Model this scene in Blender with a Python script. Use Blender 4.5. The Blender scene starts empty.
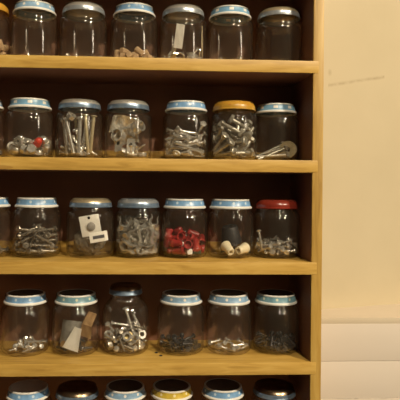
import bpy, bmesh, math, random
from mathutils import Vector, Matrix, Euler
C = bpy.context.scene.collection
PI = math.pi

# ------------------------------------------------------------------ materials
def new_mat(name):
    m = bpy.data.materials.new(name); m.use_nodes = True
    nt = m.node_tree; nt.nodes.clear()
    out = nt.nodes.new('ShaderNodeOutputMaterial')
    return m, nt, out

def nd(nt, typ, **kw):
    n = nt.nodes.new(typ)
    for k, v in kw.items():
        if k.startswith('i_'): n.inputs[k[2:].replace('_', ' ')].default_value = v
        else: setattr(n, k, v)
    return n

def mathn(nt, op, a, b=None, clamp=False):
    n = nt.nodes.new('ShaderNodeMath'); n.operation = op; n.use_clamp = clamp
    for k, v in enumerate((a, b)):
        if v is None: continue
        if isinstance(v, (int, float)): n.inputs[k].default_value = v
        else: nt.links.new(v, n.inputs[k])
    return n.outputs[0]

def ramp(nt, fac, stops):
    r = nt.nodes.new('ShaderNodeValToRGB')
    el = r.color_ramp.elements
    while len(el) < len(stops): el.new(.5)
    for e, (p, c) in zip(el, stops): e.position = p; e.color = (*c, 1)
    nt.links.new(fac, r.inputs[0]); return r.outputs[0]

def noisy(name, c1, c2, scale=40, rough=.5, metal=0., bump=0., stretch=(1, 1, 1), spec=.5, coat=0.):
    """a surface whose colour wanders between two tones"""
    m, nt, out = new_mat(name); L = nt.links
    b = nd(nt, 'ShaderNodeBsdfPrincipled')
    b.inputs['Roughness'].default_value = rough; b.inputs['Metallic'].default_value = metal
    b.inputs['Specular IOR Level'].default_value = spec
    b.inputs['Coat Weight'].default_value = coat
    tc = nd(nt, 'ShaderNodeTexCoord'); mp = nd(nt, 'ShaderNodeMapping')
    mp.inputs['Scale'].default_value = stretch
    L.new(tc.outputs['Object'], mp.inputs[0])
    n = nd(nt, 'ShaderNodeTexNoise'); n.inputs['Scale'].default_value = scale; n.inputs['Detail'].default_value = 4
    L.new(mp.outputs[0], n.inputs['Vector'])
    col = ramp(nt, n.outputs['Fac'], [(.3, c1), (.7, c2)])
    L.new(col, b.inputs['Base Color'])
    if bump:
        bp = nd(nt, 'ShaderNodeBump'); bp.inputs['Strength'].default_value = bump; bp.inputs['Distance'].default_value = .001
        L.new(n.outputs['Fac'], bp.inputs['Height']); L.new(bp.outputs[0], b.inputs['Normal'])
    L.new(b.outputs[0], out.inputs[0])
    return m

def pine(name, stretch, dark=1.0):
    m, nt, out = new_mat(name); L = nt.links
    b = nd(nt, 'ShaderNodeBsdfPrincipled'); b.inputs['Roughness'].default_value = .42
    b.inputs['Specular IOR Level'].default_value = .35
    tc = nd(nt, 'ShaderNodeTexCoord'); mp = nd(nt, 'ShaderNodeMapping'); mp.inputs['Scale'].default_value = stretch
    L.new(tc.outputs['Object'], mp.inputs[0])
    n1 = nd(nt, 'ShaderNodeTexNoise'); n1.inputs['Scale'].default_value = 9; n1.inputs['Detail'].default_value = 5; n1.inputs['Distortion'].default_value = .6
    n2 = nd(nt, 'ShaderNodeTexNoise'); n2.inputs['Scale'].default_value = 2.2; n2.inputs['Detail'].default_value = 2
    for n in (n1, n2): L.new(mp.outputs[0], n.inputs['Vector'])
    f = mathn(nt, 'ADD', mathn(nt, 'MULTIPLY', n1.outputs['Fac'], .6), mathn(nt, 'MULTIPLY', n2.outputs['Fac'], .4))
    d = dark
    col = ramp(nt, f, [(.33, (.37*d, .212*d, .042*d)), (.5, (.52*d, .315*d, .070*d)), (.66, (.61*d, .395*d, .105*d))])
    # a few knots
    v = nd(nt, 'ShaderNodeTexVoronoi'); v.inputs['Scale'].default_value = 1.1
    L.new(mp.outputs[0], v.inputs['Vector'])
    k = mathn(nt, 'LESS_THAN', v.outputs['Distance'], .10)
    mx = nd(nt, 'ShaderNodeMix', data_type='RGBA')
    L.new(mathn(nt, 'MULTIPLY', k, .45), mx.inputs[0]); L.new(col, mx.inputs[6]); mx.inputs[7].default_value = (.26*d, .11*d, .025*d, 1)
    L.new(mx.outputs[2], b.inputs['Base Color'])
    bp = nd(nt, 'ShaderNodeBump'); bp.inputs['Strength'].default_value = .25; bp.inputs['Distance'].default_value = .0006
    L.new(n1.outputs['Fac'], bp.inputs['Height']); L.new(bp.outputs[0], b.inputs['Normal'])
    L.new(b.outputs[0], out.inputs[0])
    return m

def glass_mat():
    """thin clear jar glass: see-through face on, darker and more mirror-like towards the edge"""
    m, nt, out = new_mat('jar_glass'); L = nt.links
    g = nd(nt, 'ShaderNodeNewGeometry')
    dot = nd(nt, 'ShaderNodeVectorMath', operation='DOT_PRODUCT')
    L.new(g.outputs['Normal'], dot.inputs[0]); L.new(g.outputs['Incoming'], dot.inputs[1])
    c = mathn(nt, 'ABSOLUTE', dot.outputs['Value'])
    k = mathn(nt, 'SUBTRACT', 1.0, c, True)
    k5 = mathn(nt, 'POWER', k, 5.0)
    fr = mathn(nt, 'ADD', mathn(nt, 'MULTIPLY', k5, .8), .045)
    tint = ramp(nt, c, [(0, (.30, .27, .22)), (.2, (.74, .71, .65)), (.45, (.975, .97, .955))])
    tr = nd(nt, 'ShaderNodeBsdfTransparent'); L.new(tint, tr.inputs[0])
    gl = nd(nt, 'ShaderNodeBsdfGlossy'); gl.inputs['Roughness'].default_value = .085; gl.inputs[0].default_value = (1, .97, .92, 1)
    # faint waviness of pressed glass
    tc = nd(nt, 'ShaderNodeTexCoord'); n = nd(nt, 'ShaderNodeTexNoise'); n.inputs['Scale'].default_value = 55
    L.new(tc.outputs['Object'], n.inputs['Vector'])
    bp = nd(nt, 'ShaderNodeBump'); bp.inputs['Strength'].default_value = .10; bp.inputs['Distance'].default_value = .001
    L.new(n.outputs['Fac'], bp.inputs['Height']); L.new(bp.outputs[0], gl.inputs['Normal'])
    mx = nd(nt, 'ShaderNodeMixShader')
    L.new(fr, mx.inputs[0]); L.new(tr.outputs[0], mx.inputs[1]); L.new(gl.outputs[0], mx.inputs[2])
    # a trace of dust and haze on the glass
    df = nd(nt, 'ShaderNodeBsdfDiffuse'); df.inputs[0].default_value = (.55, .47, .36, 1)
    mx2 = nd(nt, 'ShaderNodeMixShader'); mx2.inputs[0].default_value = HAZE
    L.new(mx.outputs[0], mx2.inputs[1]); L.new(df.outputs[0], mx2.inputs[2])
    L.new(mx2.outputs[0], out.inputs[0])
    return m
HAZE = .012

def dotted(name, base, dots, n=9, rough=.32, squares=False):
    """printed lid band: light spots at equal steps round the lid"""
    m, nt, out = new_mat(name); L = nt.links
    b = nd(nt, 'ShaderNodeBsdfPrincipled'); b.inputs['Roughness'].default_value = rough
    tc = nd(nt, 'ShaderNodeTexCoord'); sp = nd(nt, 'ShaderNodeSeparateXYZ'); L.new(tc.outputs['Object'], sp.inputs[0])
    a = mathn(nt, 'ARCTAN2', sp.outputs['Y'], sp.outputs['X'])
    fr = mathn(nt, 'FRACT', mathn(nt, 'ADD', mathn(nt, 'MULTIPLY', a, n/(2*PI)), 10.3))
    u = mathn(nt, 'MULTIPLY', mathn(nt, 'ABSOLUTE', mathn(nt, 'SUBTRACT', fr, .5)), 2*PI*.025/n)
    w = mathn(nt, 'ABSOLUTE', mathn(nt, 'ADD', sp.outputs['Z'], .0048))
    if squares:
        d = mathn(nt, 'MAXIMUM', mathn(nt, 'MULTIPLY', u, .6), w)
    else:
        d = mathn(nt, 'SQRT', mathn(nt, 'ADD', mathn(nt, 'MULTIPLY', u, u), mathn(nt, 'MULTIPLY', w, w)))
    k = mathn(nt, 'LESS_THAN', d, .0017)
    nz = nd(nt, 'ShaderNodeTexNoise'); nz.inputs['Scale'].default_value = 140; L.new(tc.outputs['Object'], nz.inputs['Vector'])
    c1 = ramp(nt, nz.outputs['Fac'], [(.35, tuple(x*.75 for x in base)), (.7, base)])
    mx = nd(nt, 'ShaderNodeMix', data_type='RGBA'); L.new(k, mx.inputs[0]); L.new(c1, mx.inputs[6]); mx.inputs[7].default_value = (*dots, 1)
    L.new(mx.outputs[2], b.inputs['Base Color']); L.new(b.outputs[0], out.inputs[0])
    return m

# ------------------------------------------------------------------ mesh helpers
def lathe(bm, prof, n=40, mi=0, close_bottom=False, close_top=False, smooth=True, M=None, flat_from=None):
    """prof: (radius, z) from start to end; radius 0 makes a pole"""
    rings = []
    for r, z in prof:
        if r <= 1e-7: rings.append([bm.verts.new((0, 0, z))])
        else: rings.append([bm.verts.new((r*math.cos(2*PI*i/n), r*math.sin(2*PI*i/n), z)) for i in range(n)])
    new = []
    for a, b in zip(rings, rings[1:]):
        for i in range(n):
            j = (i+1) % n
            if len(a) == 1 and len(b) == 1: continue
            if len(a) == 1: vs = (a[0], b[j], b[i])
            elif len(b) == 1: vs = (a[i], a[j], b[0])
            else: vs = (a[i], a[j], b[j], b[i])
            f = bm.faces.new(vs); f.material_index = mi; f.smooth = smooth; new.append(f)
    for flag, ring in ((close_bottom, rings[0]), (close_top, rings[-1])):
        if flag and len(ring) > 1:
            f = bm.faces.new(ring); f.material_index = mi; new.append(f)
    if M is not None:
        vs = {v for f in new for v in f.verts}
        for v in vs: v.co = M @ v.co
    return new

def box(bm, lo, hi, mi=0, bev=0., M=None):
    v = [bm.verts.new((x, y, z)) for x in (lo[0], hi[0]) for y in (lo[1], hi[1]) for z in (lo[2], hi[2])]
    fs = [bm.faces.new([v[i] for i in q]) for q in ((0, 1, 3, 2), (4, 6, 7, 5), (0, 4, 5, 1), (2, 3, 7, 6), (0, 2, 6, 4), (1, 5, 7, 3))]
    for f in fs: f.material_index = mi
    if bev:
        es = list({e for f in fs for e in f.edges})
        r = bmesh.ops.bevel(bm, geom=es, offset=bev, segments=2, affect='EDGES', profile=.6)
        v = list({x for f in r['faces'] for x in f.verts} | {x for f in fs if f.is_valid for x in f.verts})
    if M is not None:
        for x in v:
            if x.is_valid: x.co = M @ x.co

def tube(bm, pts, r, n=8, mi=0):
    """round wire along a polyline"""
    pts = [Vector(p) for p in pts]; rings = []
    up = Vector((.13, .21, .97))
    for i, p in enumerate(pts):
        t = (pts[min(i+1, len(pts)-1)] - pts[max(i-1, 0)]).normalized()
        s = t.cross(up)
        if s.length < 1e-4: s = t.cross(Vector((1, 0, 0)))
        s.normalize(); u = s.cross(t)
        rings.append([bm.verts.new(p + r*(math.cos(2*PI*k/n)*s + math.sin(2*PI*k/n)*u)) for k in range(n)])
    for a, b in zip(rings, rings[1:]):
        for i in range(n):
            f = bm.faces.new((a[i], a[(i+1) % n], b[(i+1) % n], b[i])); f.smooth = True; f.material_index = mi
    bm.faces.new(rings[0]); bm.faces.new(rings[-1])

def strip(bm, path, w, t, mi=0):
    """flat band of width w (along Y) and thickness t that follows (x, z) points"""
    n = len(path); L1 = []
    for i, (x, z) in enumerate(path):
        a = path[max(i-1, 0)]; b = path[min(i+1, n-1)]
        dx, dz = b[0]-a[0], b[1]-a[1]; l = math.hypot(dx, dz) or 1
        nx, nz = -dz/l*t/2, dx/l*t/2
        L1.append([bm.verts.new((x+s*nx, y, z+s*nz)) for s, y in ((1, -w/2), (1, w/2), (-1, w/2), (-1, -w/2))])
    for a, b in zip(L1, L1[1:]):
        for i in range(4):
            f = bm.faces.new((a[i], a[(i+1) % 4], b[(i+1) % 4], b[i])); f.material_index = mi
    bm.faces.new(L1[0]); bm.faces.new(L1[-1])

def mesh(name, bm, mats, auto=True):
    bmesh.ops.recalc_face_normals(bm, faces=bm.faces[:])
    me = bpy.data.meshes.new(name); bm.to_mesh(me); bm.free()
    for m in (mats if isinstance(mats, (list, tuple)) else [mats]): me.materials.append(m)
    if auto:
        me.set_sharp_from_angle(angle=math.radians(38))
    return me

def obj(name, me, parent=None, loc=(0, 0, 0)):
    o = bpy.data.objects.new(name, me); C.objects.link(o); o.location = loc
    if parent: o.parent = parent
    return o

def tag(o, label, cat, group=None):
    o['label'] = label; o['category'] = cat
    if group: o['group'] = group
    return o

# ------------------------------------------------------------------ small hardware meshes (metres, centred near the origin)
def bm_screw(L=.022, r=.0016, hr=.0034, n=10, slot=True):
    bm = bmesh.new(); z0 = -L/2
    prof = [(0, z0), (r*.5, z0+.0015)]
    k = max(4, int(L/.0022)); a, b = z0+.003, L/2-.004
    for i in range(k):
        z = a+(b-a)*i/(k-1); prof += [(r, z), (r*.74, z+(b-a)/(k-1)*.5)]
    prof += [(r*.8, L/2-.003), (hr, L/2-.0012), (hr*.85, L/2-.0002), (hr*.35, L/2), (hr*.2, L/2-.0008), (0, L/2-.0008)]
    lathe(bm, prof, n); return bm

def bm_bolt(L=.03, r=.0026, hr=.0055, hh=.0042, n=12):
    bm = bmesh.new(); z0 = -L/2
    prof = [(0, z0), (r*.75, z0), (r, z0+.001)]
    k = 7; a, b = z0+.0015, z0+L*.5
    for i in range(k):
        z = a+(b-a)*i/(k-1); prof += [(r, z), (r*.8, z+(b-a)/(k-1)*.5)]
    prof += [(r, b+.001), (r, L/2-hh)]
    lathe(bm, prof, n)
    lathe(bm, [(0, L/2-hh), (hr, L/2-hh), (hr, L/2-.0006), (hr*.86, L/2), (0, L/2)], 6, smooth=False)
    return bm

def bm_nail(L=.05, r=.0021, hr=.0042, n=10):
    bm = bmesh.new()
    lathe(bm, [(0, -L/2), (r, -L/2+.004), (r, L/2-.0014), (hr, L/2-.0012), (hr, L/2-.0003), (hr*.6, L/2), (0, L/2)], n)
    return bm

def bm_nut(R=.0062, r=.003, h=.0055, sides=6):
    bm = bmesh.new()
    n = 24
    def ring(rad, z, poly):
        out = []
        for i in range(n):
            a = 2*PI*i/n
            rr = rad
            if poly:
                s = 2*PI/sides; rr = rad*math.cos(PI/sides)/math.cos(((a % s) - s/2))
            out.append(bm.verts.new((rr*math.cos(a), rr*math.sin(a), z)))
        return out
    rs = [ring(r, -h/2, 0), ring(R*.9, -h/2, 0 if sides == 6 else 1), ring(R, -h/2+.0006, 1), ring(R, h/2-.0006, 1), ring(R*.9, h/2, 0 if sides == 6 else 1), ring(r, h/2, 0)]
    for a, b in zip(rs, rs[1:]+rs[:1]):
        for i in range(n): bm.faces.new((a[i], a[(i+1) % n], b[(i+1) % n], b[i]))
    return bm

def bm_capnut(R=.006, h=.012):
    bm = bmesh.new()
    lathe(bm, [(0, -h/2), (R, -h/2), (R, -h/2+.005), (R*.9, -h/2+.0055)], 6, smooth=False)
    lathe(bm, [(R*.86, -h/2+.0055), (R*.84, -h/2+.008), (R*.62, h/2-.0016), (R*.3, h/2-.0003), (0, h/2)], 14)
    return bm

def bm_washer(R=.006, r=.0026, h=.0012, n=22):
    bm = bmesh.new()
    p = [(r, -h/2), (R-.0003, -h/2), (R, -h/4), (R, h/4), (R-.0003, h/2), (r, h/2), (r, -h/2)]
    lathe(bm, p, n); bmesh.ops.remove_doubles(bm, verts=bm.verts[:], dist=1e-6); return bm

def bm_wirenut(L=.0155, rb=.0055, rt=.0033, n=18):
    bm = bmesh.new()
    # tapered cap with grip ribs and an open, hollow skirt
    prof = [(rb*.72, -L/2+.005), (rb*.78, -L/2), (rb, -L/2), (rb, -L/2+.003), (rb*.86, -L/2+.0042), (rt*1.1, L/2-.002), (rt*.8, L/2-.0004), (0, L/2)]
    lathe(bm, prof, n)
    lathe(bm, [(0, -L/2+.005), (rb*.72, -L/2+.005)], n)
    for f in bm.faces: f.smooth = True
    for v in bm.verts:
        if -L/2+.0041 < v.co.z < L/2-.0015:
            k = round(math.atan2(v.co.y, v.co.x)/(2*PI/n))
            if k % 2: v.co.x *= .88; v.co.y *= .88
    return bm

def bm_clip():
    """bent spring-steel clip: a loop that runs out into two flat tails"""
    bm = bmesh.new()
    pts = [(.0125, -.0045), (.0065, -.0032)]
    pts += [(-.002+.0062*math.cos(a), -.0056*-math.sin(a)) for a in [math.radians(-50-26*i) for i in range(11)]]
    pts += [(.0065, .0032), (.0125, .0058)]
    strip(bm, pts, .0062, .0013); return bm

def bm_hook():
    bm = bmesh.new()
    pts = [(0, 0, -.011), (0, 0, .004)] + [(.004-.004*math.cos(a), 0, .004+.004*math.sin(a)) for a in [math.radians(30*i) for i in range(1, 7)]] + [(.008, 0, .001)]
    tube(bm, pts, .0013); return bm

def bm_spool(L=.0165, R=.0068, n=24):
    bm = bmesh.new()
    p = [(.0029, -L/2), (R*.93, -L/2), (R, -L/2+.0007), (R*.98, -L/2+.003), (R*.80, 0), (R*.74, L/2-.001), (R*.66, L/2), (.0029, L/2), (.0029, -L/2)]
    lathe(bm, p, n); bmesh.ops.remove_doubles(bm, verts=bm.verts[:], dist=1e-6); return bm

def bm_stopper(R=.0135, L=.023):
    bm = bmesh.new()
    lathe(bm, [(0, -L/2), (R*.96, -L/2), (R, -L/2+.001), (R*.93, -L/2+.006), (R*.78, L/2-.003), (R*.66, L/2-.0004), (R*.3, L/2), (.0026, L/2-.001), (0, L/2-.004)], 22)
    return bm

def bm_plug(L=.013, R=.0042):
    bm = bmesh.new()
    lathe(bm, [(0, -L/2), (R*.8, -L/2), (R, -L/2+.001), (R, L/2-.001), (R*.8, L/2), (0, L/2)], 12); 
    for v in bm.verts:
        k = round(math.atan2(v.co.y, v.co.x)/(2*PI/12))
        if k % 3 == 0: v.co.x *= .86; v.co.y *= .86
    return bm

def bm_bracket(a=.018, b=.012, w=.010, t=.0013, hole=True):
    """L-shaped plate with a dark screw hole in its long arm"""
    bm = bmesh.new()
    strip(bm, [(0, a), (0, .002), (.0006, .0006), (.002, 0), (b, 0)], w, t)
    M = Matrix.Translation((-.0007, 0, a*.6)) @ Matrix.Rotation(PI/2, 4, 'Y')
    lathe(bm, [(0, 0), (.0023, 0), (.0023, .0001), (0, .0001)], 12, mi=1, M=M)
    M = Matrix.Translation((.0007, 0, a*.6)) @ Matrix.Rotation(PI/2, 4, 'Y')
    lathe(bm, [(0, 0), (.0023, 0), (.0023, .0001), (0, .0001)], 12, mi=1, M=M)
    return bm

def bm_band(R=.008, L=.010, t=.0009):
    bm = bmesh.new()
    p = [(R-t, -L/2), (R, -L/2), (R+.0004, -L/2+.0008), (R, -L/2+.0016), (R, L/2-.0016), (R+.0004, L/2-.0008), (R, L/2), (R-t, L/2), (R-t, -L/2)]
    lathe(bm, p, 24); bmesh.ops.remove_doubles(bm, verts=bm.verts[:], dist=1e-6); return bm

def bm_shell(R=.02, arc=110, w=.024, t=.0012):
    bm = bmesh.new()
    strip(bm, [(R*math.sin(math.radians(a)), R*math.cos(math.radians(a))-R*.75) for a in [(-arc/2+arc*i/12) for i in range(13)]], w, t); return bm

def bm_card(w, h, t=.0006, bend=0., taper=1., fold=0.):
    """paper or card in the XZ plane, bent about Z or folded across"""
    bm = bmesh.new(); nx, nz = 8, 10; g = []
    for j in range(nz+1):
        row = []
        for i in range(nx+1):
            u, v = i/nx-.5, j/nz-.5
            ww = w*(1+(taper-1)*(v+.5))
            y = bend*(u*u)*4 + fold*abs(v)*h + .0004*math.sin(9*u+7*v)
            row.append(bm.verts.new((u*ww, y, v*h)))
        g.append(row)
    fs = []
    for j in range(nz):
        for i in range(nx):
            f = bm.faces.new((g[j][i], g[j][i+1], g[j+1][i+1], g[j+1][i])); f.smooth = True; fs.append(f)
    bmesh.ops.solidify(bm, geom=fs, thickness=t); return bm

def bm_label_card(w, h, pw, ph, px=0., pz=0.):
    bm = bmesh.new()
    box(bm, (-w/2, -.0004, -h/2), (w/2, .0004, h/2), bev=.0003)
    box(bm, (px-pw/2, -.0007, pz-ph/2), (px+pw/2, -.0003, pz+ph/2), mi=1)
    return bm

def bm_hang_card(w, h):
    """blister card: pale card, a clear bubble with a dark fitting, a punched slot"""
    bm = bmesh.new()
    box(bm, (-w/2, -.0004, -h/2), (w/2, .0004, h/2), bev=.0003)
    M = Matrix.Translation((.001, -.0004, -.001)) @ Matrix.Rotation(PI/2, 4, 'X') @ Matrix.Scale(1.0, 4)
    lathe(bm, [(.0055, 0), (.005, .0018), (.003, .0028), (0, .003)], 16, mi=1, M=M)
    lathe(bm, [(0, 0), (.0018, 0), (.0018, .0002), (0, .0002)], 12, mi=2, M=Matrix.Translation((0, -.0004, h*.38)) @ Matrix.Rotation(PI/2, 4, 'X'))
    return bm

def bm_crumple(R=.02, seed=3, flat=.45):
    bm = bmesh.new(); bmesh.ops.create_icosphere(bm, subdivisions=4, radius=R)
    rnd = random.Random(seed); ws = [(Vector((rnd.uniform(-1, 1), rnd.uniform(-1, 1), rnd.uniform(-1, 1))).normalized(), rnd.uniform(3, 9), rnd.uniform(0, 6)) for _ in range(7)]
    for v in bm.verts:
        d = v.co.normalized(); k = 1
        for w, f, p in ws: k += .05*abs(math.sin(f*d.dot(w)*1.7+p)) - .03
        v.co *= k; v.co.z *= flat
    return bm

KINDS = {
 'mscrew': lambda: bm_screw(.0265, .0019, .0043),
 'dscrew': bm_screw, 'sscrew': lambda: bm_screw(.027, .0018, .0038), 'lscrew': lambda: bm_screw(.040, .0021, .0046),
 'tack': lambda: bm_screw(.011, .0013, .0034), 'bit': lambda: bm_nut(.0042, .0017, .003), 'ring': lambda: bm_washer(.0042, .0026, .001),
 'bolt': bm_bolt, 'bbolt': lambda: bm_bolt(.029, .0025, .0060, .0042), 'longbolt': lambda: bm_bolt(.042, .0019, .0045, .0034),
 'nail': bm_nail, 'spike': lambda: bm_bolt(.046, .0026, .0047, .0030), 'nut': bm_nut, 'capnut': bm_capnut, 'sqnut': lambda: bm_nut(.0072, .0027, .003, 4),
 'washer': bm_washer, 'swasher': lambda: bm_washer(.0052, .0024, .0018), 'wheel': lambda: bm_washer(.0112, .0034, .0062, 30),
 'wirenut': bm_wirenut, 'clip': bm_clip, 'hook': bm_hook, 'spool': bm_spool, 'stopper': bm_stopper, 'plug': bm_plug,
 'bracket': bm_bracket, 'band': bm_band, 'shell': bm_shell, 'disc': lambda: bm_washer(.0064, .0006, .0016),
 'ptag': lambda: bm_card(.011, .030, bend=.0008), 'ntag': lambda: bm_card(.007, .038), 'hangcard': lambda: bm_hang_card(.025, .026),
 'labelcard': lambda: bm_label_card(.0225, .0125, .0145, .004), 'bag': lambda: bm_crumple(.0195, 3, .80),
 'greyrag': lambda: bm_card(.026, .030, bend=.008, t=.001), 'ppaper': lambda: bm_card(.020, .028, bend=-.003, taper=.45),
 'cardboard': lambda: bm_card(.016, .032, fold=.5, taper=.7, t=.0012), 'chip': lambda: bm_card(.010, .006, t=.002),
 'greenbit': lambda: bm_plug(.012, .0035), 'redcap': lambda: bm_capnut(.0055, .012),
}
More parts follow.
